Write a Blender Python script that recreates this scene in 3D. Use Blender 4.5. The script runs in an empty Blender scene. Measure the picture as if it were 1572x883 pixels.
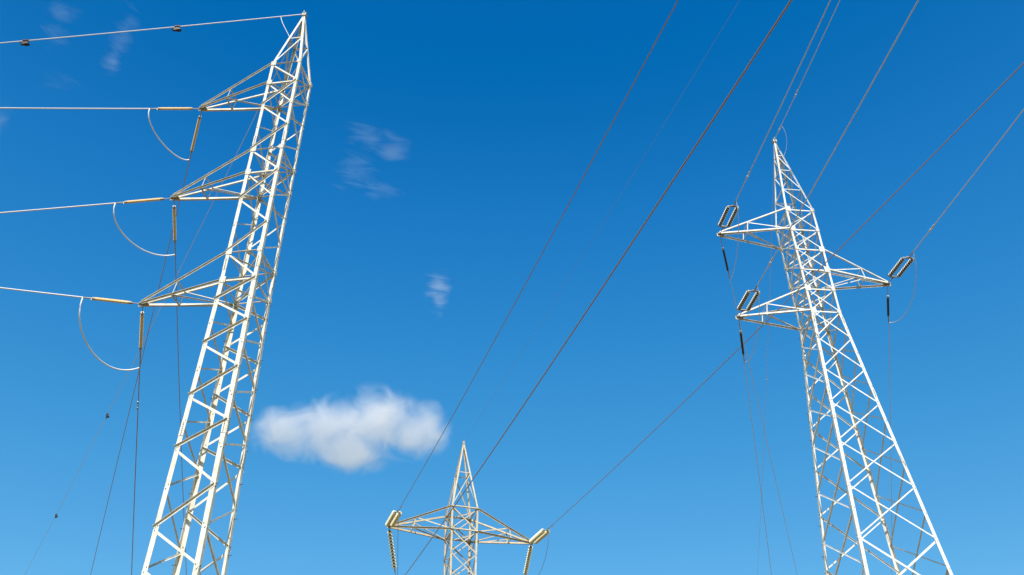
import bpy, math, random
from mathutils import Vector, Matrix
R = math.radians
random.seed(7)
sc = bpy.context.scene
COL = sc.collection

# ------------------------------------------------------------------ camera, sky, sun, exposure
CAM_H = 1.7
cam_d = bpy.data.cameras.new('camera')
cam = bpy.data.objects.new('camera', cam_d); COL.objects.link(cam)
cam_d.sensor_width = 36.0; cam_d.sensor_fit = 'HORIZONTAL'
cam_d.lens = 36.0 * 1453.994 / 1572.0
cam_d.clip_start = 0.1; cam_d.clip_end = 20000
PITCH, ROLL = 0.6648, -0.0064
fw = Vector((0, math.cos(PITCH), math.sin(PITCH)))
up0 = Vector((0, -math.sin(PITCH), math.cos(PITCH)))
rt0 = Vector((1, 0, 0))
rt = rt0 * math.cos(ROLL) + up0 * math.sin(ROLL)
up = -rt0 * math.sin(ROLL) + up0 * math.cos(ROLL)
cam.matrix_world = Matrix(((rt.x, up.x, -fw.x, 0), (rt.y, up.y, -fw.y, 0), (rt.z, up.z, -fw.z, CAM_H), (0, 0, 0, 1)))
sc.camera = cam

SUN_EL, SUN_AZ = R(40), R(180)           # azimuth from +Y towards +X: the sun stands behind the camera
world = bpy.data.worlds.new('World'); sc.world = world; world.use_nodes = True
nt = world.node_tree; nt.nodes.clear()
sky = nt.nodes.new('ShaderNodeTexSky'); sky.sky_type = 'NISHITA'; sky.sun_disc = False
sky.sun_elevation = SUN_EL; sky.sun_rotation = SUN_AZ
sky.altitude = 0; sky.air_density = 1.0; sky.dust_density = 0.3; sky.ozone_density = 3.0
hsv = nt.nodes.new('ShaderNodeHueSaturation'); hsv.inputs['Saturation'].default_value = 1.25
bg = nt.nodes.new('ShaderNodeBackground'); bg.inputs['Strength'].default_value = 0.10
wo = nt.nodes.new('ShaderNodeOutputWorld')
grade = nt.nodes.new('ShaderNodeVectorMath'); grade.operation = 'MULTIPLY_ADD'     # deep polarised blue overhead, paler low down
grade.inputs[1].default_value = (1.17, 1.16, 0.80); grade.inputs[2].default_value = (-0.27, -0.20, 0.70)
pos = nt.nodes.new('ShaderNodeVectorMath'); pos.operation = 'MAXIMUM'; pos.inputs[1].default_value = (0.004, 0.004, 0.004)
nt.links.new(sky.outputs[0], hsv.inputs['Color']); nt.links.new(hsv.outputs[0], grade.inputs[0])
cv = nt.nodes.new('ShaderNodeRGBCurve'); cv.mapping.extend = 'EXTRAPOLATED'
for ci, pts in ((1, ((0, 0), (.136, .136), (.184, .207), (.266, .300), (.41, .42), (1, .96))), (2, ((0, .08), (.44, .445), (.51, .565), (.63, .675), (.81, .812), (1, .96)))):
    c_ = cv.mapping.curves[ci]; c_.points[0].location = pts[0]; c_.points[1].location = pts[-1]
    for p_ in pts[1:-1]: c_.points.new(*p_)
cv.mapping.update()
k0 = nt.nodes.new('ShaderNodeVectorMath'); k0.operation = 'SCALE'; k0.inputs['Scale'].default_value = 0.187
k1 = nt.nodes.new('ShaderNodeVectorMath'); k1.operation = 'SCALE'; k1.inputs['Scale'].default_value = 1 / 0.187
nt.links.new(grade.outputs[0], pos.inputs[0]); nt.links.new(pos.outputs[0], k0.inputs[0]); nt.links.new(k0.outputs[0], cv.inputs['Color'])
nt.links.new(cv.outputs[0], k1.inputs[0]); nt.links.new(k1.outputs[0], bg.inputs['Color'])
nt.links.new(bg.outputs[0], wo.inputs['Surface'])
sd = bpy.data.lights.new('sun', 'SUN'); sd.energy = 3.3; sd.angle = R(0.53); sd.color = (1.0, 0.965, 0.91)
sun = bpy.data.objects.new('sun', sd); COL.objects.link(sun)
sdir = Vector((math.sin(SUN_AZ) * math.cos(SUN_EL), math.cos(SUN_AZ) * math.cos(SUN_EL), math.sin(SUN_EL)))
sun.rotation_euler = (-sdir).to_track_quat('-Z', 'Y').to_euler()
sc.view_settings.view_transform = 'Standard'; sc.view_settings.look = 'None'
sc.view_settings.exposure = 0.9; sc.view_settings.gamma = 1.0; sc.view_settings.use_curve_mapping = False
sc.cycles.volume_bounces = 3; sc.cycles.volume_step_rate = 1.0

# ------------------------------------------------------------------ materials
def mat(name, col, rough=0.6, metal=0.0, var=0.1, scale=6.0, spec=0.5, streak=None, bump=0.0, trans=0.0, patch=None):
    m = bpy.data.materials.new(name); m.use_nodes = True
    t = m.node_tree; b = t.nodes['Principled BSDF']
    b.inputs['Roughness'].default_value = rough; b.inputs['Metallic'].default_value = metal
    b.inputs['Specular IOR Level'].default_value = spec
    if trans: b.inputs['Transmission Weight'].default_value = trans
    tc = t.nodes.new('ShaderNodeTexCoord'); n = t.nodes.new('ShaderNodeTexNoise')
    n.inputs['Scale'].default_value = scale; n.inputs['Detail'].default_value = 6; n.inputs['Roughness'].default_value = 0.65
    t.links.new(tc.outputs['Object'], n.inputs['Vector'])
    r = t.nodes.new('ShaderNodeValToRGB')
    r.color_ramp.elements[0].position = 0.3; r.color_ramp.elements[1].position = 0.7
    lo = streak if streak else tuple(c * (1 - var) for c in col)
    r.color_ramp.elements[0].color = (*lo, 1); r.color_ramp.elements[1].color = (*[min(1, c * (1 + var * .5)) for c in col], 1)
    t.links.new(n.outputs['Fac'], r.inputs['Fac']); t.links.new(r.outputs[0], b.inputs['Base Color'])
    if patch:                                # blotches of weathered zinc and rust runs
        n2 = t.nodes.new('ShaderNodeTexNoise'); n2.inputs['Scale'].default_value = 1.3; n2.inputs['Detail'].default_value = 9; n2.inputs['Roughness'].default_value = 0.75
        mp = t.nodes.new('ShaderNodeMapping'); mp.inputs['Scale'].default_value = (3, 3, .8)
        t.links.new(tc.outputs['Object'], mp.inputs['Vector']); t.links.new(mp.outputs[0], n2.inputs['Vector'])
        r2 = t.nodes.new('ShaderNodeValToRGB'); r2.color_ramp.elements[0].position = .52; r2.color_ramp.elements[1].position = .72
        r2.color_ramp.elements[0].color = (0, 0, 0, 1); r2.color_ramp.elements[1].color = (.8, .8, .8, 1)
        t.links.new(n2.outputs['Fac'], r2.inputs['Fac'])
        mx = t.nodes.new('ShaderNodeMix'); mx.data_type = 'RGBA'; mx.inputs['B'].default_value = (*patch, 1)
        t.links.new(r2.outputs[0], mx.inputs['Factor']); t.links.new(r.outputs[0], mx.inputs['A']); t.links.new(mx.outputs['Result'], b.inputs['Base Color'])
    if bump:
        bp = t.nodes.new('ShaderNodeBump'); bp.inputs['Strength'].default_value = bump; bp.inputs['Distance'].default_value = 0.01
        t.links.new(n.outputs['Fac'], bp.inputs['Height']); t.links.new(bp.outputs[0], b.inputs['Normal'])
    return m
STEEL = mat('galvanised_steel', (0.64, 0.60, 0.51), 0.6, 0.0, 0.25, 4.0, 0.3, bump=0.05, patch=(0.40, 0.33, 0.22))
STEEL_B = mat('bright_galvanised_steel', (0.67, 0.64, 0.58), 0.6, 0.0, 0.22, 4.0, 0.3, bump=0.05, patch=(0.42, 0.35, 0.25))
STEEL_W = mat('weathered_galvanised_steel', (0.52, 0.43, 0.29), 0.6, 0.0, 0.25, 3.0, 0.3, bump=0.05, patch=(0.30, 0.21, 0.12))
FIT = mat('hardware_steel', (0.36, 0.32, 0.26), 0.5, 0.5, 0.25, 20)
BOLT = mat('dark_bolt_steel', (0.16, 0.14, 0.12), 0.5, 0.6, 0.3, 30)
ALU = mat('aluminium_strand', (0.62, 0.59, 0.62), 0.5, 0.15, 0.15, 40)
JMP = mat('new_aluminium_strand', (0.78, 0.77, 0.78), 0.5, 0.1, 0.1, 40)
ALU_D = mat('weathered_conductor', (0.36, 0.27, 0.245), 0.6, 0.2, 0.2, 30)
TAN = mat('tan_composite_shed', (0.78, 0.56, 0.26), 0.5, 0, 0.12, 8)
GREYSIL = mat('dark_silicone_rod', (0.035, 0.032, 0.03), 0.5, 0, 0.2, 8)
PALE = mat('pale_halo_shed', (0.45, 0.43, 0.37), 0.3, 0, 0.1, 8)  # bright halo along the dark rods, put into the shed colour
CREAM = mat('cream_porcelain', (0.80, 0.76, 0.55), 0.3, 0, 0.1, 8)
CAPM = mat('insulator_cap', (0.12, 0.09, 0.07), 0.5, 0.4, 0.3, 20)
MARK = mat('black_marker_plastic', (0.03, 0.02, 0.02), 0.5, 0, 0.2, 10)
CONC = mat('footing_concrete', (0.38, 0.36, 0.33), 0.9, 0, 0.3, 2.0, 0.2, bump=0.4)

# ------------------------------------------------------------------ helpers
S = 0.7                                   # fitted units to metres (the far pylon is built at a larger scale)
K = 1.0
Z0 = -CAM_H / S                           # ground height in fitted units
def U(p): return Vector((p[0] * S, p[1] * S, p[2] * S + CAM_H))
def tag(o, label=None, cat=None, group=None, kind=None):
    if label: o['label'] = label
    if cat: o['category'] = cat
    if group: o['group'] = group
    if kind: o['kind'] = kind
    return o
def empty(name, loc, **k):
    o = bpy.data.objects.new(name, None); COL.objects.link(o); o.location = loc
    o.empty_display_size = 0.3
    o['_base'] = list(loc)
    return tag(o, **k)
class MB:
    def __init__(s): s.v, s.f, s.smooth = [], [], []
    def add(s, vs, fs, sm=False):
        b = len(s.v); s.v += [tuple(v) for v in vs]
        for f in fs: s.f.append(tuple(i + b for i in f)); s.smooth.append(sm)
    def angle(s, p0, p1, w, t, d1, d2, w2=None, off=0.0):
        """steel L-angle from p0 to p1; flanges run from the corner along d1 (width w) and d2 (width w2)"""
        a = (p1 - p0).normalized(); w2 = w2 or w
        d1 = (d1 - a * d1.dot(a)).normalized(); d2 = (d2 - a * d2.dot(a)); d2 = (d2 - d1 * d2.dot(d1)).normalized()
        pr = [(0, 0), (w, 0), (w, t), (t, t), (t, w2), (0, w2)]
        q = [d1 * (x + off) + d2 * y for x, y in pr]
        if d1.cross(d2).dot(a) < 0: q = q[::-1]
        s.add([p0 + k for k in q] + [p1 + k for k in q],
              [(i, (i + 1) % 6, (i + 1) % 6 + 6, i + 6) for i in range(6)] + [tuple(range(5, -1, -1)), tuple(range(6, 12))])
    def box(s, c, ax, ay, az):
        vs = [c + ax * i + ay * j + az * k for i in (-1, 1) for j in (-1, 1) for k in (-1, 1)]
        s.add(vs, [(0, 1, 3, 2), (4, 6, 7, 5), (0, 4, 5, 1), (2, 3, 7, 6), (0, 2, 6, 4), (1, 5, 7, 3)])
    def bar(s, p0, p1, w, h, side):
        a = (p1 - p0); l = a.length; a.normalize(); x = (side - a * side.dot(a)).normalized(); y = a.cross(x)
        s.box((p0 + p1) / 2, a * l / 2, x * w / 2, y * h / 2)
    def tube(s, pts, r, n=8, cap=True):
        rr = r if hasattr(r, '__len__') else [r] * len(pts); rings = []
        for i, p in enumerate(pts):
            a = (pts[min(i + 1, len(pts) - 1)] - pts[max(i - 1, 0)]).normalized()
            h = Vector((0, 0, 1)) if abs(a.z) < 0.9 else Vector((1, 0, 0))
            x = a.cross(h).normalized(); y = a.cross(x)
            rings.append([p + (x * math.cos(2 * math.pi * k / n) + y * math.sin(2 * math.pi * k / n)) * rr[i] for k in range(n)])
        vs = [v for g in rings for v in g]
        fs = [(i * n + k, i * n + (k + 1) % n, (i + 1) * n + (k + 1) % n, (i + 1) * n + k) for i in range(len(pts) - 1) for k in range(n)]
        s.add(vs, fs, True)
        if cap: s.add(rings[0] + rings[-1], [tuple(range(n - 1, -1, -1)), tuple(range(n, 2 * n))])
    def build(s, name, m, parent=None):
        base = Vector(parent['_base']) if parent else (sum((Vector(v) for v in s.v), Vector()) / len(s.v))
        me = bpy.data.meshes.new(name)
        me.from_pydata([tuple(Vector(v) - base) for v in s.v], [], s.f)
        me.polygons.foreach_set('use_smooth', s.smooth); me.materials.append(m); me.update()
        o = bpy.data.objects.new(name, me); COL.objects.link(o)
        o['_base'] = list(base)
        if parent: o.parent = parent
        else: o.location = base
        return o

# ------------------------------------------------------------------ ground
def ground():
    n, ext = 60, 4000.0
    vs, fs = [], []
    for i in range(n + 1):
        for j in range(n + 1):
            u, v = (i / n * 2 - 1), (j / n * 2 - 1)
            x, y = math.copysign(abs(u) ** 2.2, u) * ext, math.copysign(abs(v) ** 2.2, v) * ext
            d = math.hypot(x, y)
            z = 0.0 if d < 90 else (math.sin(x * .006) + math.cos(y * .0047)) * 1.5 * min(1, (d - 90) / 300)
            vs.append((x, y, z))
    for i in range(n):
        for j in range(n): fs.append((i * (n + 1) + j, (i + 1) * (n + 1) + j, (i + 1) * (n + 1) + j + 1, i * (n + 1) + j + 1))
    me = bpy.data.meshes.new('ground'); me.from_pydata(vs, [], fs); me.update()
    m = mat('dry_grass_earth', (0.20, 0.135, 0.05), 0.95, 0, 0.25, 0.6, 0.1, streak=(0.14, 0.10, 0.035), bump=0.6)
    me.materials.append(m)
    o = bpy.data.objects.new('ground', me); COL.objects.link(o); o['kind'] = 'structure'
ground()

# ------------------------------------------------------------------ lattice towers
SG = {'A': (-1, -1), 'B': (1, -1), 'C': (-1, 1), 'D': (1, 1)}
class Tower:
    def __init__(s, X, Y, yaw, asp, wf, label, ztop, leg_w, mt, group):
        s.X, s.Y, s.yaw, s.asp, s.wf, s.ztop, s.lw, s.m = X, Y, yaw, asp, wf, ztop, leg_w, mt
        s.ex = Vector((math.cos(yaw), math.sin(yaw), 0)); s.ey = Vector((-math.sin(yaw), math.cos(yaw), 0))
        s.root = empty('lattice_tower', U((X, Y, Z0)), label=label, cat='pylon', group=group)
    def c(s, leg, z, w=None):
        sx, sy = SG[leg]; w = s.wf(z) if w is None else w
        p = s.ex * (sx * w) + s.ey * (sy * w * s.asp)
        return U((s.X + p.x, s.Y + p.y, z))
    def at(s, lx, ly, z):
        p = s.ex * lx + s.ey * ly
        return U((s.X + p.x, s.Y + p.y, z))
    def dirs(s, leg):
        sx, sy = SG[leg]; return s.ex * -sx, s.ey * -sy
    def legs(s, zs):
        s.leg = {}
        for l in 'ABCD':
            mb = MB(); d1, d2 = s.dirs(l)
            for z0, z1 in zip(zs, zs[1:]):
                k = s.lw(z1) * S
                mb.angle(s.c(l, z0), s.c(l, z1), k, k * .09, d1, d2)
            s.leg[l] = mb.build('leg', s.m, s.root)
            ft = MB(); g = s.c(l, Z0); e = Vector((1, 0, 0)); 
            ft.box(g + Vector((0, 0, .18)), s.ex * .38, s.ey * .38, Vector((0, 0, .32)))
            ft.build('footing', CONC, s.root)
    def peak_pt(s, l, k, z0):
        w = s.wf(z0) * (1 - k) + .05 * k; return s.c(l, z0 + (s.ztop - z0) * k, w)
    def face(s, a, b):
        """outward normal of the face that holds legs a and b"""
        sa, sb = SG[a], SG[b]
        return (s.ex * sa[0] if sa[0] == sb[0] else s.ey * sa[1]).normalized()
    def brace(s, p0, p1, n, w, style, name='diagonal_brace', parent=None, m=None, lift=0.0, mb=None):
        """one L-angle lying on a face with outward normal n; 'out': second flange stands outwards from the upper edge, 'in': inwards"""
        own = mb is None
        if own: mb = MB()
        a = (p1 - p0).normalized(); e = a.cross(n).normalized()
        if e.z > 0: e = -e                                # e points down in the face plane
        w *= S; t = max(.006 * K, w * .09)
        sh = n * (lift * S)
        if style == 'out': mb.angle(p0 + sh - e * w / 2, p1 + sh - e * w / 2, w, t, e, n, w * .95)
        elif style == 'in': mb.angle(p0 + sh - e * w / 2, p1 + sh - e * w / 2, w, t, e, -n, w * .95)
        elif style == 'low': mb.angle(p0 + sh + e * w / 2, p1 + sh + e * w / 2, w, t, -e, -n, w * .95)
        elif style == 'lowout': mb.angle(p0 + sh + e * w / 2, p1 + sh + e * w / 2, w, t, -e, n, w * .95)
        return mb.build(name, m or s.m, parent or s.root) if own else None
    def gusset(s, l, z, n, side, size=.34):
        mb = MB(); p = s.c(l, z) + n * .016
        x = side; w = size * S
        mb.box(p + x * w * .55, x * w * .62, Vector((0, 0, 1)) * w * .75, n * .006)
        for i in (-1, 1):
            for j in (.2, .9):
                q = p + x * w * j + Vector((0, 0, i * w * .4))
                mb.tube([q + n * .004, q + n * .03], .014, 6)
        mb.build('gusset_plate', s.m, s.root)
    def peak(s, z0, ks, w, order):
        for l in 'ABCD':
            mb = MB(); d1, d2 = s.dirs(l); k = s.lw(z0) * S * .85
            mb.angle(s.peak_pt(l, 0, z0), s.peak_pt(l, 1, z0), k, k * .09, d1, d2)
            mb.build('peak_leg', s.m, s.root)
        kk = [0] + ks
        for i in range(1, len(kk)):
            for a, b in order:
                n = s.face(a, b)
                s.brace(s.peak_pt(a, kk[i - 1], z0), s.peak_pt(b, kk[i], z0), n, w, 'in', 'peak_brace', lift=-.02)
                s.brace(s.peak_pt(a, kk[i], z0), s.peak_pt(b, kk[i], z0), n, w * .9, 'in', 'peak_brace', lift=-.05)
        top = s.at(0, 0, s.ztop)
        mb = MB(); mb.box(top, s.ex * .1, s.ey * .1, Vector((0, 0, .10))); mb.box(top + Vector((0, 0, .13)), s.ex * .02, s.ey * .14, Vector((0, 0, .07)))
        mb.build('peak_cap', FIT, s.root)
    def plan(s, z, w=.07):
        for a, b, dz in (('A', 'D', 0), ('B', 'C', -.06)):
            s.brace(s.c(a, z + dz), s.c(b, z + dz), Vector((0, 0, 1)), w, 'in', 'plan_brace')
    def arm(s, side, L, zt, zu, zl, cw, near_style, far_style, label=None, up_w=None, near_w=None, sw=.075, near_diag=True):
        """pyramid crossarm: side -1 or +1, tip L units from the axis, chords from levels zu and zl"""
        near, far = ('A', 'C') if side < 0 else ('B', 'D')
        tipn, tipf = s.at(side * L, -.12, zt), s.at(side * L, .12, zt)
        tip = s.at(side * L, 0, zt)
        mb = MB(); mb.box(tip - s.ex * side * .06, s.ex * .16, s.ey * .10, Vector((0, 0, .014)))
        mb.box(tip + s.ex * side * .05 - Vector((0, 0, .03)), s.ex * .10, s.ey * .012, Vector((0, 0, .09)))
        mb.box(tip + s.ex * side * .02 + Vector((0, 0, .05)), s.ex * .09, s.ey * .085, Vector((0, 0, .012)))
        arm = mb.build('crossarm', FIT, s.root)
        up_w = up_w or cw
        V = Vector((0, 0, 1)); P = {}
        for l, t, sy in ((near, tipn, -1), (far, tipf, 1)):
            st = near_style if sy < 0 else far_style
            for key, z, w in (('u', zu, up_w), ('l', zl, cw)):
                q = s.c(l, z); mb = MB(); n = s.ey * sy
                t2 = t + (Vector((0, 0, .07)) if key == 'u' else Vector((0, 0, 0)))
                if st == 'dark': mb.angle(t2, q, (near_w or w) * S, .011 * K, -V, -s.ey)      # flange towards the camera on top, shading the upright one
                else: mb.angle(t2, q, w * S, .011 * K, V, s.ey)                     # upright flange over a flange at the bottom edge
                mb.build('chord', s.m, arm); P[l + key] = (t2, q)
        k1 = .42
        for l, sy in ((near, -1), (far, 1)):
            n = s.ey * sy; (t1, q1), (t0, q0) = P[l + 'u'], P[l + 'l']
            m1, m0 = t1.lerp(q1, k1), t0.lerp(q0, k1 * .93)
            s.brace(m0, m1, n, sw, 'in', 'arm_strut', arm, lift=-.015)
            if near_diag or sy > 0: s.brace(m1, q0, n, .075, 'in' if sy < 0 else 'low', 'arm_diagonal', arm, lift=-.03)
        a0, b0 = P[near + 'l'][0].lerp(P[near + 'l'][1], k1 * .93), P[far + 'l'][0].lerp(P[far + 'l'][1], k1 * .93)
        s.brace(a0, b0, V, .07, 'in', 'arm_strut', arm, lift=-.01)
        a1, b1 = P[near + 'u'][0].lerp(P[near + 'u'][1], k1), P[far + 'u'][0].lerp(P[far + 'u'][1], k1)
        s.brace(a1, b1, V, .06, 'in', 'arm_strut', arm, lift=-.01)
        s.brace(a0, P[far + 'l'][1], V, .065, 'in', 'arm_diagonal', arm, lift=-.03)
        return arm
    def hor(s, a, b, z, w=.12, style='in', lift=-.05):
        s.brace(s.c(a, z), s.c(b, z), s.face(a, b), w, style, 'horizontal_brace', lift=lift)
    def steps(s, l, z0, z1, dz, side):
        dz *= 1.4; k = 0; z = z0
        first = None
        d1, d2 = s.dirs(l)
        while z < z1:
            n = -d1 if k % 2 else -d2
            p = s.c(l, z) + (d2 if k % 2 else d1) * s.lw(z) * S * .55
            if first is None:
                mb = MB(); mb.tube([p, p + n * .09, p + n * .10], [.011, .011, .018], 6); mb.tube([p - n * .03, p + n * .012], .022, 6)
                o = mb.build('step_bolt', BOLT, s.leg[l]); first = (o, p, n)
            else:
                f, fp, fn = first
                if (k % 2) == 0:
                    o = f.copy(); COL.objects.link(o); o.parent = s.leg[l]; o.location = f.location + (p - fp)
                else:
                    mb = MB(); mb.tube([p, p + n * .09, p + n * .10], [.011, .011, .018], 6); mb.tube([p - n * .03, p + n * .012], .022, 6)
                    mb.build('step_bolt', BOLT, s.leg[l])
            z += dz; k += 1
    def node_bolts(s, l, zs, parity=0):
        d1, d2 = s.dirs(l); bb = MB()
        for z in zs:
            k = s.lw(z) * S; a = (s.c(l, z + .5) - s.c(l, z)).normalized(); p = s.c(l, z)
            for u, n in ((d1, -d2), (d2, -d1)):
                for i, j in ((-1, .35), (1, .7)):
                    q = p + a * .075 * K * i + u * k * j
                    bb.tube([q - n * .002, q + n * .022 * K], .015 * K, 6)
        bb.build('node_bolts', BOLT, s.leg[l])
    def splice(s, l, z, h=.75):
        d1, d2 = s.dirs(l); k = s.lw(z) * S; mb = MB(); bb = MB()
        a = (s.c(l, z + h) - s.c(l, z - h)).normalized(); p = s.c(l, z)
        for u, n in ((d1, -d2), (d2, -d1)):
            mb.box(p + u * k * .52 + n * .009, a * h * S * .5, u * k * .44, n * .008)
            for i in range(-3, 4):
                q = p + a * h * S * .135 * i + u * k * .52 + n * .018
                bb.tube([q, q + n * .02], .017, 6)
        pl = mb.build('splice_plate', s.m, s.leg[l]); bb.build('splice_bolts', BOLT, s.leg[l])

GT = 'lattice power pylons'
# ---- pylon at left: three crossarms all on its left
z1 = [49.02, 47.15, 45.02, 43.07, 41.09, 39.20, 37.09, 35.15, 33.14, 31.20, 29.86, 28.45, 27.08, 25.56, 24.00, 22.55, 21.17, 19.21, 17.23, 15.37]
w1 = lambda z: 1 + (.0013 if z > 31.2 else .0156) * (31.2 - z)
T1 = Tower(-14.2535, 39.9675, -.139, 1.11, w1,
           'tall pale lattice pylon at left with three crossarms all pointing left', 55.42,
           lambda z: .175 if z > 39 else (.20 if z > 30 else .23), STEEL, GT)
T1.legs([z1[0], z1[5], z1[9], z1[16], 8, Z0])
ext = [13.3, 11.2, 9.0, 6.8, 4.5, 2.1, -.3, Z0]
for i in range(len(z1) - 1):
    za, zb = z1[i], z1[i + 1]
    bw = .10 if i < 9 else .118
    # rotating zigzag: face AB starts at B, AC at A, CD at C, DB at D
    odd = (i - (0 if i == 0 else 1)) % 2 == 0
    if i in (0, 4, 8):
        pr = (('A', 'B', 'in'), ('C', 'A', 'in'), ('D', 'C', 'in'), ('B', 'D', 'in'))
    else:
        ph = (i - 1) % 4 if i < 9 else (i - 9)
        st = (ph % 2 == 0)
        pr = (('B', 'A', 'out'), ('A', 'C', 'low'), ('C', 'D', 'in'), ('D', 'B', 'low')) if st else \
             (('A', 'B', 'in'), ('C', 'A', 'low'), ('D', 'C', 'out'), ('B', 'D', 'low'))
    for a, b, stl in pr:
        side = (a in 'AC' and b in 'AC') or (a in 'BD' and b in 'BD')
        T1.brace(T1.c(a, za - .04), T1.c(b, zb + .04), T1.face(a, b), bw * (.75 if side else 1), stl, lift=.012 if stl == 'out' else -.03)
    if i == 1 or i == 5:   # second diagonal under each arm pair, crossing
        T1.brace(T1.c('A', za), T1.c('B', zb), T1.face('A', 'B'), .085, 'in', lift=-.06)
lb = MB(); zz = [z1[-1]] + ext
for i in range(len(zz) - 1):
    st = i % 2 == 0
    for a, b in ((('B', 'A'), ('A', 'C'), ('C', 'D'), ('D', 'B')) if not st else (('A', 'B'), ('C', 'A'), ('D', 'C'), ('B', 'D'))):
        T1.brace(T1.c(a, zz[i]), T1.c(b, zz[i + 1]), T1.face(a, b), .16, 'in', mb=lb, lift=-.03)
tag(lb.build('lower_bracing', T1.m, T1.root), kind='stuff')
for i in (0, 1, 4, 5, 8, 9):
    T1.hor('A', 'B', z1[i], .095, 'low' if i % 4 else 'lowout', lift=-.07); T1.hor('C', 'D', z1[i], .085, 'low', lift=-.07)
    T1.hor('A', 'C', z1[i], .075, 'low', lift=-.09); T1.hor('B', 'D', z1[i], .075, 'low', lift=-.09)
    T1.plan(z1[i] - .12)
for i in (1, 5, 9): pass
for i in (3, 7, 11, 13, 15, 17):       # thin side struts that hang between the diagonals
    pass
T1.peak(z1[0], [.51], .085, (('A', 'B'), ('C', 'A'), ('D', 'C'), ('B', 'D')))
for zu, zl, L, zt in ((z1[0], z1[1], 5.66, 46.71), (z1[4], z1[5], 5.776, 38.85), (z1[8], z1[9], 5.77, 30.98)):
    T1.arm(-1, L, zt, zu, zl, .13, 'dark', 'light', up_w=.095, near_w=.095, sw=.04, near_diag=False)
for l, zs_ in (('A', (22.2, 32.3, 41.9)), ('B', (22.2, 32.3, 42.0)), ('C', (21.8, 32.0, 42.3)), ('D', (21.8, 32.4, 42.0))):
    for z in zs_: T1.splice(l, z)
T1.steps('C', 14, 48.5, .62, 0); T1.steps('D', 14.3, 48.5, .62, 0)
for z in (z1[0], z1[1], z1[4], z1[5], z1[8], z1[9]):
    T1.gusset('A', z, -T1.ey, T1.ex, .26); T1.gusset('B', z, -T1.ey, -T1.ex, .22)
    T1.gusset('C', z, -T1.ex, -T1.ey, .2); T1.gusset('D', z, T1.ex, -T1.ey, .2)

for l in 'ABCD': T1.node_bolts(l, z1)
# ---- pylon at right: two crossarms left, one right, splayed body
z2 = [45.65, 43.79, 42.01, 40.23, 38.55, 36.71, 34.49, 32.01, 29.45, 26.70, 23.80, 20.59]
h2 = [36.71, 35.35, 33.37, 30.79, 28.30, 25.27, 22.22, 19.01]
z5 = 36.71
w2 = lambda z: 1 + (-.003 if z >= z5 else .0761) * (z5 - z)
T2 = Tower(20.2885, 50.5922, .1058, 1.1015, w2,
           'white lattice pylon at right with splayed body, two left crossarms and one right crossarm', 53.78,
           lambda z: .135 if z >= z5 - .1 else (.16 if z > 27 else .185), STEEL_B, GT)
T2.legs([z2[0], z2[5], 27, 12, Z0])
for i in range(len(z2) - 1):
    za, zb = z2[i], z2[i + 1]; bw = .070 if i < 5 else .078
    for a, b in (('A', 'B'), ('C', 'D')):
        n = T2.face(a, b)
        T2.brace(T2.c(a, za), T2.c(b, zb), n, bw, 'in', lift=-.02)
        T2.brace(T2.c(b, za), T2.c(a, zb), n, bw * .95, 'lowout', lift=-.06)
hs = z2[:6] + h2[1:]
for i in range(len(hs) - 1):
    za, zb = hs[i], hs[i + 1]
    for a, b in (('A', 'C'), ('B', 'D')):
        n = T2.face(a, b)
        T2.brace(T2.c(a, za), T2.c(b, zb), n, .09, 'low', lift=-.02)
        T2.brace(T2.c(b, za), T2.c(a, zb), n, .072, 'lowout', lift=-.06)
lb = MB(); zi = [20.59, 17.0, 13.0, 8.6, 3.6, Z0]; zj = [19.01, 15.2, 11.0, 6.3, 1.2, Z0]
for zz, prs in ((zi, (('A', 'B'), ('C', 'D'))), (zj, (('A', 'C'), ('B', 'D')))):
    for i in range(len(zz) - 1):
        for a, b in prs:
            n = T2.face(a, b)
            T2.brace(T2.c(a, zz[i]), T2.c(b, zz[i + 1]), n, .11, 'in', mb=lb, lift=-.02)
            T2.brace(T2.c(b, zz[i]), T2.c(a, zz[i + 1]), n, .11, 'in', mb=lb, lift=-.07)
tag(lb.build('lower_bracing', T2.m, T2.root), kind='stuff')
for i in range(6):
    T2.hor('A', 'B', z2[i], .09, 'in', -.1); T2.hor('C', 'D', z2[i], .075, 'in', -.1)
    T2.hor('A', 'C', z2[i], .075, 'low', -.1); T2.hor('B', 'D', z2[i], .075, 'low', -.1)
    T2.plan(z2[i] - .12, .075)
    for l, sd in (('A', 1), ('B', -1)): T2.gusset(l, z2[i], -T2.ey, T2.ex * sd, .3 if (l, i) in (('A', 0), ('A', 1), ('A', 4), ('A', 5), ('B', 2), ('B', 3)) else .2)
    T2.gusset('C', z2[i], -T2.ex, -T2.ey, .22)
T2.peak(z2[0], [.28, .56, .78], .065, (('B', 'A'), ('A', 'C'), ('C', 'D'), ('D', 'B')))
T2.arm(-1, 5.74, 43.79, z2[0], z2[1], .11, 'light', 'dark', up_w=.095, sw=.06)
T2.arm(-1, 5.51, 36.60, z2[4], z2[5], .11, 'light', 'dark', up_w=.095, sw=.06)
T2.arm(1, 5.55, 40.20, z2[2], z2[3], .11, 'light', 'dark', up_w=.085, sw=.06)
for l in 'ABCD': T2.splice(l, 30.2, .6); T2.splice(l, 36.0, .5)
T2.steps('C', 15, 45, .65, 0)
for l, zs_ in (('A', z2 + h2[1:]), ('B', z2 + h2[1:]), ('C', z2 + h2[1:]), ('D', z2 + h2[1:])): T2.node_bolts(l, zs_)

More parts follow.
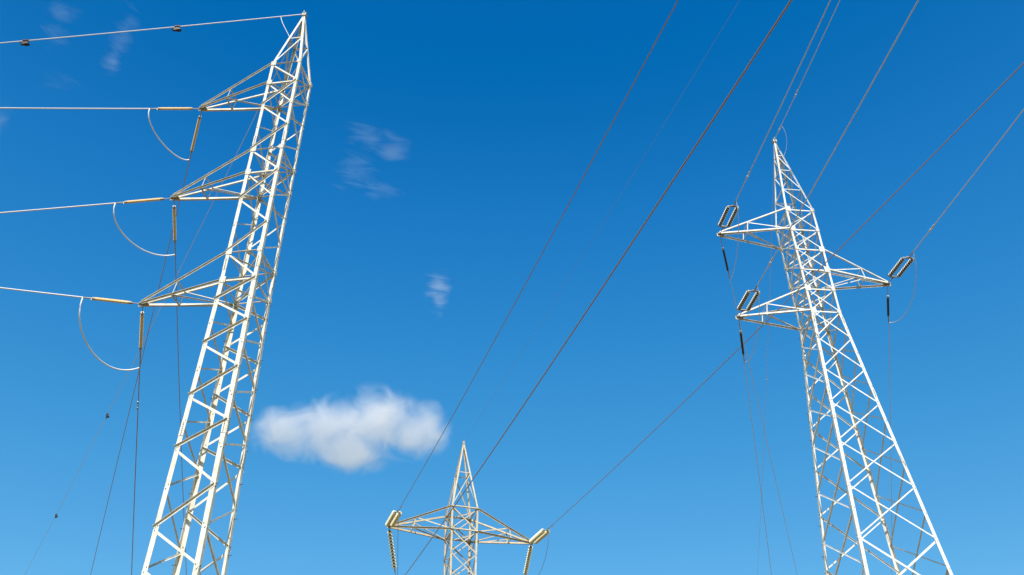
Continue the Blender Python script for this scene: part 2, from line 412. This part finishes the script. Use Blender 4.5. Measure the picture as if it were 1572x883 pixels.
# ---- pylon in the middle, farther off, most of it below the picture's edge
S = 1.12; K = 1.6; Z0 = -CAM_H / S
z3 = [29.76, 28.04] + [28.04 - 1.70 * i for i in range(1, 6)]
w3 = lambda z: 1 + (.0106 if z > 28 else .018) * (z - 29.76) * (-1 if z < 28 else -1) if z > 19 else 1.2 + .06 * (19 - z)
w3 = lambda z: (1 - .0106 * (29.76 - z)) if z > 19.5 else (.892 + .06 * (19.5 - z))
T3 = Tower(-3.7948, 64.6552, .2949, 1.049, w3,
           'distant cream lattice pylon at bottom centre with one level crossbeam under a pointed peak', 35.53,
           lambda z: .13, STEEL_W, GT)
T3.legs([z3[0], 19.5, 8, Z0])
for i in range(len(z3) - 1):
    za, zb = z3[i], z3[i + 1]
    for a, b in (('A', 'B'), ('C', 'D')):
        n = T3.face(a, b)
        T3.brace(T3.c(a, za), T3.c(b, zb), n, .072, 'in', lift=-.02); T3.brace(T3.c(b, za), T3.c(a, zb), n, .066, 'lowout', lift=-.06)
    for a, b in (('A', 'C'), ('B', 'D')):
        n = T3.face(a, b)
        T3.brace(T3.c(a, za), T3.c(b, zb), n, .066, 'low', lift=-.02); T3.brace(T3.c(b, za), T3.c(a, zb), n, .06, 'low', lift=-.06)
lb = MB(); zz = [z3[-1], 17.6, 15.5, 13.2, 10.6, 7.6, 4.2, .6, Z0]
for i in range(len(zz) - 1):
    for a, b in (('A', 'B'), ('C', 'D'), ('A', 'C'), ('B', 'D')):
        n = T3.face(a, b)
        T3.brace(T3.c(a, zz[i]), T3.c(b, zz[i + 1]), n, .10, 'in', mb=lb, lift=-.02); T3.brace(T3.c(b, zz[i]), T3.c(a, zz[i + 1]), n, .10, 'in', mb=lb, lift=-.07)
tag(lb.build('lower_bracing', T3.m, T3.root), kind='stuff')
for i in (0, 1, 5, 6 if len(z3) > 6 else 5):
    T3.hor('A', 'B', z3[i], .12, 'lowout', .01); T3.hor('C', 'D', z3[i], .10, 'in', -.1)
    T3.hor('A', 'C', z3[i], .10, 'low', -.1); T3.hor('B', 'D', z3[i], .10, 'low', -.1)
    T3.plan(z3[i] - .12, .08)
T3.peak(z3[0], [.53], .065, (('A', 'B'), ('A', 'C'), ('D', 'C'), ('B', 'D')))
for sd_, L in ((-1, 5.25), (1, 5.34)): T3.arm(sd_, L, 28.06, z3[0], z3[1], .115, 'dark', 'light', up_w=.11)
for sd_, L in ((-1, 5.8), (1, 5.8)): T3.arm(sd_, L, z3[5] + .05, z3[5] + 1.6, z3[5] + .05, .115, 'dark', 'light', up_w=.11)
T3.steps('D', 18, 29.5, .6, 0)
for l in 'ABCD': T3.node_bolts(l, z3); T3.splice('A', 24, .5); T3.splice('B', 24, .5)

S = 0.7; K = 1.0; Z0 = -CAM_H / S
# ------------------------------------------------------------------ insulators, cables, jumpers
ZUP = Vector((0, 0, 1))
class Wire:
    """span in the vertical plane through a tip: heading h (degrees from +Y towards +X), z = a s + c s^2 (fitted units)"""
    def __init__(s, T, L, z, h, a, c=.0006):
        s.p = Vector((T.X, T.Y, 0)) + T.ex * L; s.z = z; s.h = Vector((math.sin(R(h)), math.cos(R(h)), 0)); s.a, s.c = a, c
    def at(s, d): 
        q = s.p + s.h * d; return U((q.x, q.y, s.z + s.a * d + s.c * d * d))
    def dir(s, d): return (s.at(d + .1) - s.at(d)).normalized()
def sheds(mb, p0, p1, n, r0, r1, flat=.25):
    """row of insulator sheds as one lathed profile"""
    a = p1 - p0; pts, rr = [], []
    for i in range(n):
        u = (i + .5) / n; du = .5 / n
        for k, r in ((-.9, r0), (-flat, r0), (-flat * .4, r1), (flat * .4, r1), (flat * 1.6, r0)):
            pts.append(p0 + a * (u + du * k)); rr.append(r)
    mb.tube(pts, rr, 10)
def link(root, name, p0, p1, r=.018):
    r *= K; mb = MB(); a = (p1 - p0).normalized()
    mb.tube([p0, p0.lerp(p1, .5), p1], r, 6); mb.tube([p0 - a * .02, p0 + a * .05], r * 2.1, 6); mb.tube([p1 - a * .05, p1 + a * .02], r * 2.1, 6)
    mb.build(name, FIT, root)
def clamp(root, p0, p1, r=.028):
    r *= K; mb = MB(); a = (p1 - p0).normalized()
    mb.tube([p0, p0.lerp(p1, .1), p0.lerp(p1, .9), p1], [r * .6, r, r, r * .55], 8)
    mb.tube([p0 + a * .03, p0 + a * .03 - ZUP * .10], r * .8, 6)
    mb.build('dead_end_clamp', FIT, root)
GI = 'insulator strings on the pylons'
def rod_string(W, s0, s1, s2, label, m=TAN, r0=.054, r1=.070, n=26, start=.12):
    p = W.at(start); root = empty('insulator_string', p, label=label, cat='insulator', group=GI)
    link(root, 'shackle', p, W.at(s0)); mb = MB(); sheds(mb, W.at(s0 + .1), W.at(s1 - .1), n, r0, r1); mb.build('shed_rod', m, root)
    for a, b in ((s0 - .02, s0 + .16), (s1 - .16, s1 + .02)):
        e = MB(); e.tube([W.at(a), W.at(b)], r0 * 1.15, 8); e.build('end_fitting', FIT, root)
    clamp(root, W.at(s1 + .02), W.at(s2)); return root
def twin_string(W, T, s0, s1, s2, sep, label, mcore, mshed, r0, r1, n, yoke=FIT):
    p = W.at(.12); root = empty('insulator_string', p, label=label, cat='insulator', group=GI)
    link(root, 'shackle', p, W.at(s0 - .18)); x = T.ex * (sep * S / 2); a = W.dir(1)
    for k, (q, o) in enumerate(((s0, -.18), (s1, .18))):
        mb = MB(); c0, c1 = W.at(q) - x * 1.12, W.at(q) + x * 1.12; apex = W.at(q + o)
        u = a.cross(x).normalized() * .009
        vs = [c0 - u, c1 - u, apex - u, c0 + u, c1 + u, apex + u]
        mb.add(vs, [(0, 1, 2), (3, 5, 4), (0, 3, 4, 1), (1, 4, 5, 2), (2, 5, 3, 0)])
        mb.bar(c0, c1, .05, .03, a); mb.build('yoke_plate', yoke, root)
    for sx in (-1, 1):
        q0, q1 = W.at(s0 + .08) + x * sx, W.at(s1 - .08) + x * sx
        mb = MB(); mb.tube([q0, q1], r0, 10); rod = mb.build('core_rod', mcore, root)
        mb = MB()
        ll = (q1 - q0)
        for i in range(n):
            u = (i + .5) / n; c = q0 + ll * u; t = ll * (.13 / n)
            mb.tube([c - t, c - t * .3, c + t * .3, c + t * .6], [r0 * 1.02, r1, r1 * .96, r0 * 1.02], 12)
        mb.build('sheds', mshed, rod)
        for e0, e1 in ((q0 - ll.normalized() * .05, q0 + ll.normalized() * .09), (q1 - ll.normalized() * .09, q1 + ll.normalized() * .05)):
            mb = MB(); mb.tube([e0, e1], r0 * .9, 8); mb.build('end_fitting', yoke, rod)
    clamp(root, W.at(s1 + .18), W.at(s2)); return root
def disc_string(W, s0, s1, s2, n, label, r=.20):
    p = W.at(.12); root = empty('insulator_string', p, label=label, cat='insulator', group=GI)
    link(root, 'shackle', p, W.at(s0))
    for i in range(n):
        q0, q1 = W.at(s0 + (s1 - s0) * i / n), W.at(s0 + (s1 - s0) * (i + 1) / n)
        mb = MB(); mb.tube([q0, q0.lerp(q1, .12), q0.lerp(q1, .42), q0.lerp(q1, .5)], [.03, .10, .10, .05], 10); cp = mb.build('disc_cap', CAPM, root)
        mb = MB(); mb.tube([q0.lerp(q1, .40), q0.lerp(q1, .52), q0.lerp(q1, .66), q0.lerp(q1, .70), q0.lerp(q1, .98)], [.09, r * .8, r, r * .96, .04], 16); mb.build('disc', CREAM, cp)
    clamp(root, W.at(s1), W.at(s2)); return root
GC = 'overhead power cables'
def cable(W, s0, s1, r, m, label, n=70, name='power_cable', extra=()):
    pts = [W.at(s0 + (s1 - s0) * (i / n) ** 1.6) for i in range(n + 1)]
    root = empty(name, pts[0], label=label, cat='cable', group=GC)
    mb = MB(); mb.tube(pts, r, 8); mb.build('strand', m, root)
    for kind, d in extra:
        p, a = W.at(d), W.dir(d); mb = MB()
        if kind == 'damper':
            mb.tube([p, p - ZUP * .09], .02, 6); q = p - ZUP * .10
            mb.tube([q - a * .24, q, q + a * .24], .009, 6)
            mb.tube([q - a * .27, q - a * .25, q - a * .14, q - a * .12], [.02, .036, .036, .02], 8); mb.tube([q + a * .12, q + a * .14, q + a * .25, q + a * .27], [.02, .036, .036, .02], 8)
            mb.build('vibration_damper', FIT, root)
        elif kind == 'splice':
            mb.tube([p - a * .3, p - a * .25, p - a * .03], [r, r * 1.9, r * 1.9], 8); mb.tube([p + a * .03, p + a * .25, p + a * .3], [r * 1.9, r * 1.9, r], 8)
            mb.build('splice_sleeve', ALU, root)
        elif kind == 'marker':
            sd = a.cross(ZUP).normalized()
            mb.tube([p - a * .13, p + a * .13], .075, 8)
            mb.box(p - ZUP * .10, a * .13, sd * .03, ZUP * .15); mb.box(p + sd * .09 + a * .14 - ZUP * .05, a * .10, sd * .10, ZUP * .03)
            mb.box(p - ZUP * .22 - a * .10 + sd * .04, a * .10, sd * .08, ZUP * .03)
            mb.build('bird_marker', MARK, root)
    return root
GJ = 'jumper loops hanging beside the pylons'
def jumper(p0, c0, c1, p1, r, m, label, n=28):
    pts = []
    for i in range(n + 1):
        t = i / n; u = 1 - t
        pts.append(p0 * u ** 3 + c0 * 3 * u * u * t + c1 * 3 * u * t * t + p1 * t ** 3)
    mb = MB(); mb.tube(pts, r, 8)
    return tag(mb.build('jumper_cable', m), label=label, cat='jumper', group=GJ)

# ---- left pylon
tz = (46.71, 38.85, 30.98); tL = (-5.66, -5.776, -5.77)
Lw = [Wire(T1, tL[0], tz[0], -92, -.0330), Wire(T1, tL[1], tz[1], -92, -.1528), Wire(T1, tL[2], tz[2], -92, .1169)]
Dw = [Wire(T1, tL[0], tz[0], -23.8, -.1418), Wire(T1, tL[1], tz[1], -13, -.1530), Wire(T1, tL[2], tz[2], -16.8, -.1763)]
NM = ('top', 'middle', 'bottom')
for k in range(3):
    rod_string(Lw[k], .62, 2.75, 3.4, f'tan rod insulator pulling left from the tip of the left pylon\'s {NM[k]} crossarm')
    rod_string(Dw[k], .65, (3.6, 3.4, 3.5)[k], (4.4, 4.6, 5.2)[k], f'tan rod insulator hanging down and away from the tip of the left pylon\'s {NM[k]} crossarm')
    cable(Lw[k], 3.3, 150, .030, ALU, f'pale cable running out of the left edge from the left pylon\'s {NM[k]} crossarm')
    cable(Dw[k], (4.3, 4.5, 5.1)[k], 260, (.020, .019, .020)[k], ALU_D, f'thin cable dropping away behind from the left pylon\'s {NM[k]} crossarm',
          extra=(('damper', 8.3),) if k == 2 else ())
    a, b = Lw[k].at(3.3), Dw[k].at((4.3, 4.5, 5.1)[k])
    jumper(a, a - ZUP * (1.6, 1.9, 2.3)[k] * S + Lw[k].h * .1, b - T1.ex * (.9, 2.0, 2.2)[k] * S - ZUP * (.2, .25, .5)[k], b, .029, JMP,
           f'looping pale jumper cable below the left pylon\'s {NM[k]} crossarm')
E1l = Wire(T1, 0, 55.55, -92, -.2105); E1d = Wire(T1, 0, 55.5, -31.5, -.1233)
cable(E1l, .1, 150, .024, ALU, 'earth wire with two dark clips leaving the left pylon\'s peak for the left edge', name='earth_wire', extra=(('marker', 8.4), ('marker', 18.0)))
cable(E1d, .1, 300, .015, ALU, 'earth wire with two black markers falling from the left pylon\'s peak to the bottom left', name='earth_wire', extra=(('marker', 53.5), ('marker', 79)))
pk = T1.at(0, 0, 55.3)
jumper(E1l.at(1.6), E1l.at(1.5) - ZUP * .5, T1.at(-.9, 0, 53.6), T1.at(-.55, -.3, 52.6), .016, ALU, 'short earthing lead at the left pylon\'s peak')

# ---- right pylon
U_ = [Wire(T2, -5.74, 43.79, 174, -.0900), Wire(T2, -5.51, 36.60, 174, -.0911), Wire(T2, 5.55, 40.2, 174, -.0922)]
W_ = [Wire(T2, -5.74, 43.79, 18, -.22), Wire(T2, -5.51, 36.60, 14, -.2227), Wire(T2, 5.55, 40.2, 16.5, -.1116)]
N2 = ('upper left', 'lower left', 'right')
for k in range(3):
    twin_string(U_[k], T2, .95, 3.15, 3.9, .62, f'twin black rod insulator pointing up and forward from the right pylon\'s {N2[k]} crossarm', GREYSIL, PALE, .072, .104, 10)
    rod_string(W_[k], 1.25, 3.4, 4.1, f'single dark rod insulator below the tip of the right pylon\'s {N2[k]} crossarm', m=GREYSIL, r0=.040, r1=.058, n=24)
    cable(U_[k], 3.8, 180, .022, ALU, f'cable running up over the camera from the right pylon\'s {N2[k]} crossarm', extra=(('splice', 6.4),))
    cable(W_[k], 4.0, 260, .015, ALU, f'faint cable descending behind from the right pylon\'s {N2[k]} crossarm')
    a, b = U_[k].at(3.85), W_[k].at(4.05)
    sg = 1 if k == 2 else 1
    jumper(a, a - ZUP * (2.9, 2.2, 2.4)[k] * S, b + T2.ex * (.3, .7, 1.5)[k] * S - ZUP * (.1, .1, .1)[k], b, .015, ALU, f'thin jumper loop under the twin insulator of the right pylon\'s {N2[k]} crossarm')
E2u = Wire(T2, 0, 53.9, 174, -.0645); E2d = Wire(T2, 0, 53.8, 9.5, -.1300)
cable(E2u, .1, 180, .020, ALU, 'earth wire with a white splice rising from the right pylon\'s peak', name='earth_wire', extra=(('splice', 1.3), ('splice', 4.9)))
cable(E2d, .1, 260, .011, ALU, 'faint earth wire dropping behind from the right pylon\'s peak', name='earth_wire', extra=(('splice', 29.2),))
jumper(E2u.at(1.6), E2u.at(1.7) + T2.ex * .25 - ZUP * .35, T2.at(.75, -.6, 52.5), T2.at(.22, -.2, 51.8), .009, ALU, 'short earthing lead at the right pylon\'s peak')

# ---- middle pylon
S = 1.12; K = 1.6
X_ = [Wire(T3, -5.25, 28.06, 164, -.1384), Wire(T3, 5.34, 28.06, 164, -.1433)]
Y_ = [Wire(T3, -5.25, 28.06, 1, -.3264), Wire(T3, 5.34, 28.06, -6, -.1572)]
N3 = ('left', 'right')
for k in range(2):
    twin_string(X_[k], T3, .35, 3.5, 4.2, .36, f'pale twin insulator reaching up from the {N3[k]} tip of the middle pylon\'s crossbeam', CREAM, CREAM, .13, .19, 16)
    disc_string(Y_[k], .35, 4.2, 4.7, 12, f'string of small discs hanging from the {N3[k]} tip of the middle pylon\'s crossbeam')
    cable(X_[k], 4.1, 200, .021, ALU_D, f'brown cable rising from the middle pylon\'s {N3[k]} crossbeam tip over the camera', extra=(('damper', 5.0),))
    cable(Y_[k], 4.6, 200, .022, ALU_D, f'cable leading away behind the middle pylon\'s {N3[k]} crossbeam tip')
    a, b = X_[k].at(4.15), Y_[k].at(4.65)
    jumper(a, a - ZUP * 2.6 * S, b - ZUP * 1.6 * S + T3.ex * .5, b, .018, ALU_D, f'jumper loop hanging from the middle pylon\'s {N3[k]} crossbeam tip')
zl3 = z3[5] + .05
X3 = Wire(T3, -5.8, 21.6, 164, -.1388); X3.z = 21.6
zoff = 21.6 - zl3
cable(X3, .2, 200, .024, ALU_D, 'thick brown cable passing close right of the middle pylon\'s peak to the top edge')
E3 = Wire(T3, 0, 35.65, 164, -.1437)
cable(E3, .1, 200, .006, ALU_D, 'very faint earth wire rising from the middle pylon\'s peak to the top edge', name='earth_wire')

# ------------------------------------------------------------------ clouds (volumes)
def cloud(name, label, d, dist, blobs, dens, nscale, namp, bias, seed, group=None, aniso=0.0, detail=6, stretch=None):
    """blobs: (right, up, rx, ry, rdepth) in pixels of the photograph at the centre's distance; turned into metres here"""
    d = Vector(d).normalized(); c = Vector((0, 0, CAM_H)) + d * dist; k = dist / 1454.0
    r = d.cross(ZUP).normalized(); u = r.cross(d).normalized()
    import bmesh
    bm = bmesh.new()
    for (x, y, rx, ry, rz) in blobs:
        M = Matrix.Translation(Vector((x * k, y * k, 0))) @ Matrix.Diagonal((rx * k, ry * k, rz * k, 1))
        bmesh.ops.create_icosphere(bm, subdivisions=3, radius=1.0, matrix=M)
    me = bpy.data.meshes.new(name); bm.to_mesh(me); bm.free()
    o = bpy.data.objects.new(name, me); COL.objects.link(o)
    o.matrix_world = Matrix(((r.x, u.x, -d.x, c.x), (r.y, u.y, -d.y, c.y), (r.z, u.z, -d.z, c.z), (0, 0, 0, 1)))
    if len(blobs) > 1:
        rm = o.modifiers.new('union', 'REMESH'); rm.mode = 'VOXEL'; rm.voxel_size = 5 * k
    m = bpy.data.materials.new(name + '_vapour'); m.use_nodes = True; t = m.node_tree; t.nodes.clear()
    out = t.nodes.new('ShaderNodeOutputMaterial'); pv = t.nodes.new('ShaderNodeVolumePrincipled')
    pv.inputs['Color'].default_value = (1, .965, .95, 1); pv.inputs['Anisotropy'].default_value = aniso
    t.links.new(pv.outputs[0], out.inputs['Volume'])
    tc = t.nodes.new('ShaderNodeTexCoord')
    def math_(op, a, b=None, c_=None, clamp=False):
        n = t.nodes.new('ShaderNodeMath'); n.operation = op; n.use_clamp = clamp
        for i, v in enumerate((a, b, c_)):
            if v is None: continue
            if isinstance(v, (int, float)): n.inputs[i].default_value = v
            else: t.links.new(v, n.inputs[i])
        return n.outputs[0]
    n1 = t.nodes.new('ShaderNodeTexNoise'); n1.inputs['Scale'].default_value = nscale / k; n1.inputs['Detail'].default_value = detail
    n1.inputs['Roughness'].default_value = .62; n1.inputs['Distortion'].default_value = .6
    mp = t.nodes.new('ShaderNodeMapping'); mp.inputs['Location'].default_value = (seed * 37.1, seed * 11.7, seed * 5.3)
    if stretch: mp.inputs['Rotation'].default_value = (0, 0, R(stretch)); mp.inputs['Scale'].default_value = (.45, 1.25, .6)
    t.links.new(tc.outputs['Object'], mp.inputs['Vector']); t.links.new(mp.outputs[0], n1.inputs['Vector'])
    f = None
    for (x, y, rx, ry, rz) in blobs:
        s_ = t.nodes.new('ShaderNodeVectorMath'); s_.operation = 'SUBTRACT'; s_.inputs[1].default_value = (x * k, y * k, 0)
        t.links.new(tc.outputs['Object'], s_.inputs[0])
        dv = t.nodes.new('ShaderNodeVectorMath'); dv.operation = 'DIVIDE'; dv.inputs[1].default_value = (rx * k, ry * k, rz * k)
        t.links.new(s_.outputs[0], dv.inputs[0])
        ln = t.nodes.new('ShaderNodeVectorMath'); ln.operation = 'LENGTH'; t.links.new(dv.outputs[0], ln.inputs[0])
        g = math_('SUBTRACT', 1.0, ln.outputs['Value'])
        f = g if f is None else math_('SMOOTH_MAX', f, g, .3)
    nn = math_('MULTIPLY', math_('SUBTRACT', n1.outputs['Fac'], .5), namp)
    v = math_('SUBTRACT', math_('ADD', f, nn), bias)
    edge = math_('MULTIPLY', f, 6.0, clamp=True)
    v = math_('MULTIPLY', math_('MAXIMUM', v, 0.0), edge)
    v = math_('MULTIPLY', math_('POWER', math_('MINIMUM', v, .6), 1.3), dens / k)
    t.links.new(v, pv.inputs['Density'])
    me.materials.append(m)
    return tag(o, label=label, cat='cloud', group=group)
CL = 'small clouds in the blue sky'
cloud('cloud', 'soft white elongated cloud low between the left and middle pylons', (-.1627, .8585, .4863), 1200,
      [(-98, -12, 66, 50, 40), (-40, 0, 74, 58, 45), (30, 16, 88, 66, 50), (-20, -26, 82, 42, 40), (90, 4, 64, 46, 40), (108, 16, 36, 48, 30), (0, -36, 60, 40, 38)],
      .038, .026, 1.5, .10, 9, CL, detail=9, aniso=-.25)
GW = 'small clouds in the blue sky'
cloud('wispy_cloud', 'small faint wisp in open sky above the right end of the white cloud', (-.0761, .7859, .6136), 1300,
      [(0, 8, 34, 30, 25), (-4, -12, 24, 36, 22)], .024, .055, 2.4, .38, 8, GW, stretch=-35)
cloud('wispy_cloud', 'upper of two faint wisps right of the left pylon\'s arms', (-.141, .6752, .724), 1300,
      [(-12, 2, 60, 32, 24), (28, -12, 40, 38, 24)], .0085, .045, 2.4, .36, 5, GW, stretch=30)
cloud('wispy_cloud', 'lower of two faint wisps right of the left pylon\'s arms', (-.1518, .7005, .6974), 1300,
      [(-14, 4, 56, 40, 24), (26, -20, 46, 26, 22)], .0085, .045, 2.4, .36, 11, GW, stretch=35)
cloud('wispy_cloud', 'tall faint wisp crossing the earth wire at top left', (-.3665, .556, .746), 1300,
      [(0, 14, 24, 62, 22), (2, -34, 22, 40, 20)], .009, .04, 2.4, .36, 14, GW, stretch=75)
cloud('wispy_cloud', 'faint wisp cut by the top edge at far left', (-.4131, .5262, .7433), 1300, [(0, 0, 40, 24, 20)], .007, .04, 2.4, .36, 17, GW, stretch=40)
cloud('wispy_cloud', 'faint wisp just below the earth wire\'s dark clip at far left', (-.4197, .5468, .7245), 1300, [(-2, 0, 34, 30, 20)], .007, .045, 2.4, .36, 21, GW, stretch=60)
cloud('wispy_cloud', 'faintest wisp midway between the earth wire and the top cable, well inside the left edge', (-.4252, .5775, .6969), 1300, [(0, 0, 44, 28, 20)], .005, .04, 2.4, .34, 24, GW, stretch=40)

cloud('wispy_cloud', 'faint wisp cut by the left edge between the two upper cables', (-.4684, .5923, .6556), 1300, [(-6, 4, 30, 48, 20)], .007, .045, 2.4, .34, 28, GW, stretch=70)
for o in bpy.data.objects:
    if '_base' in o.keys(): del o['_base']
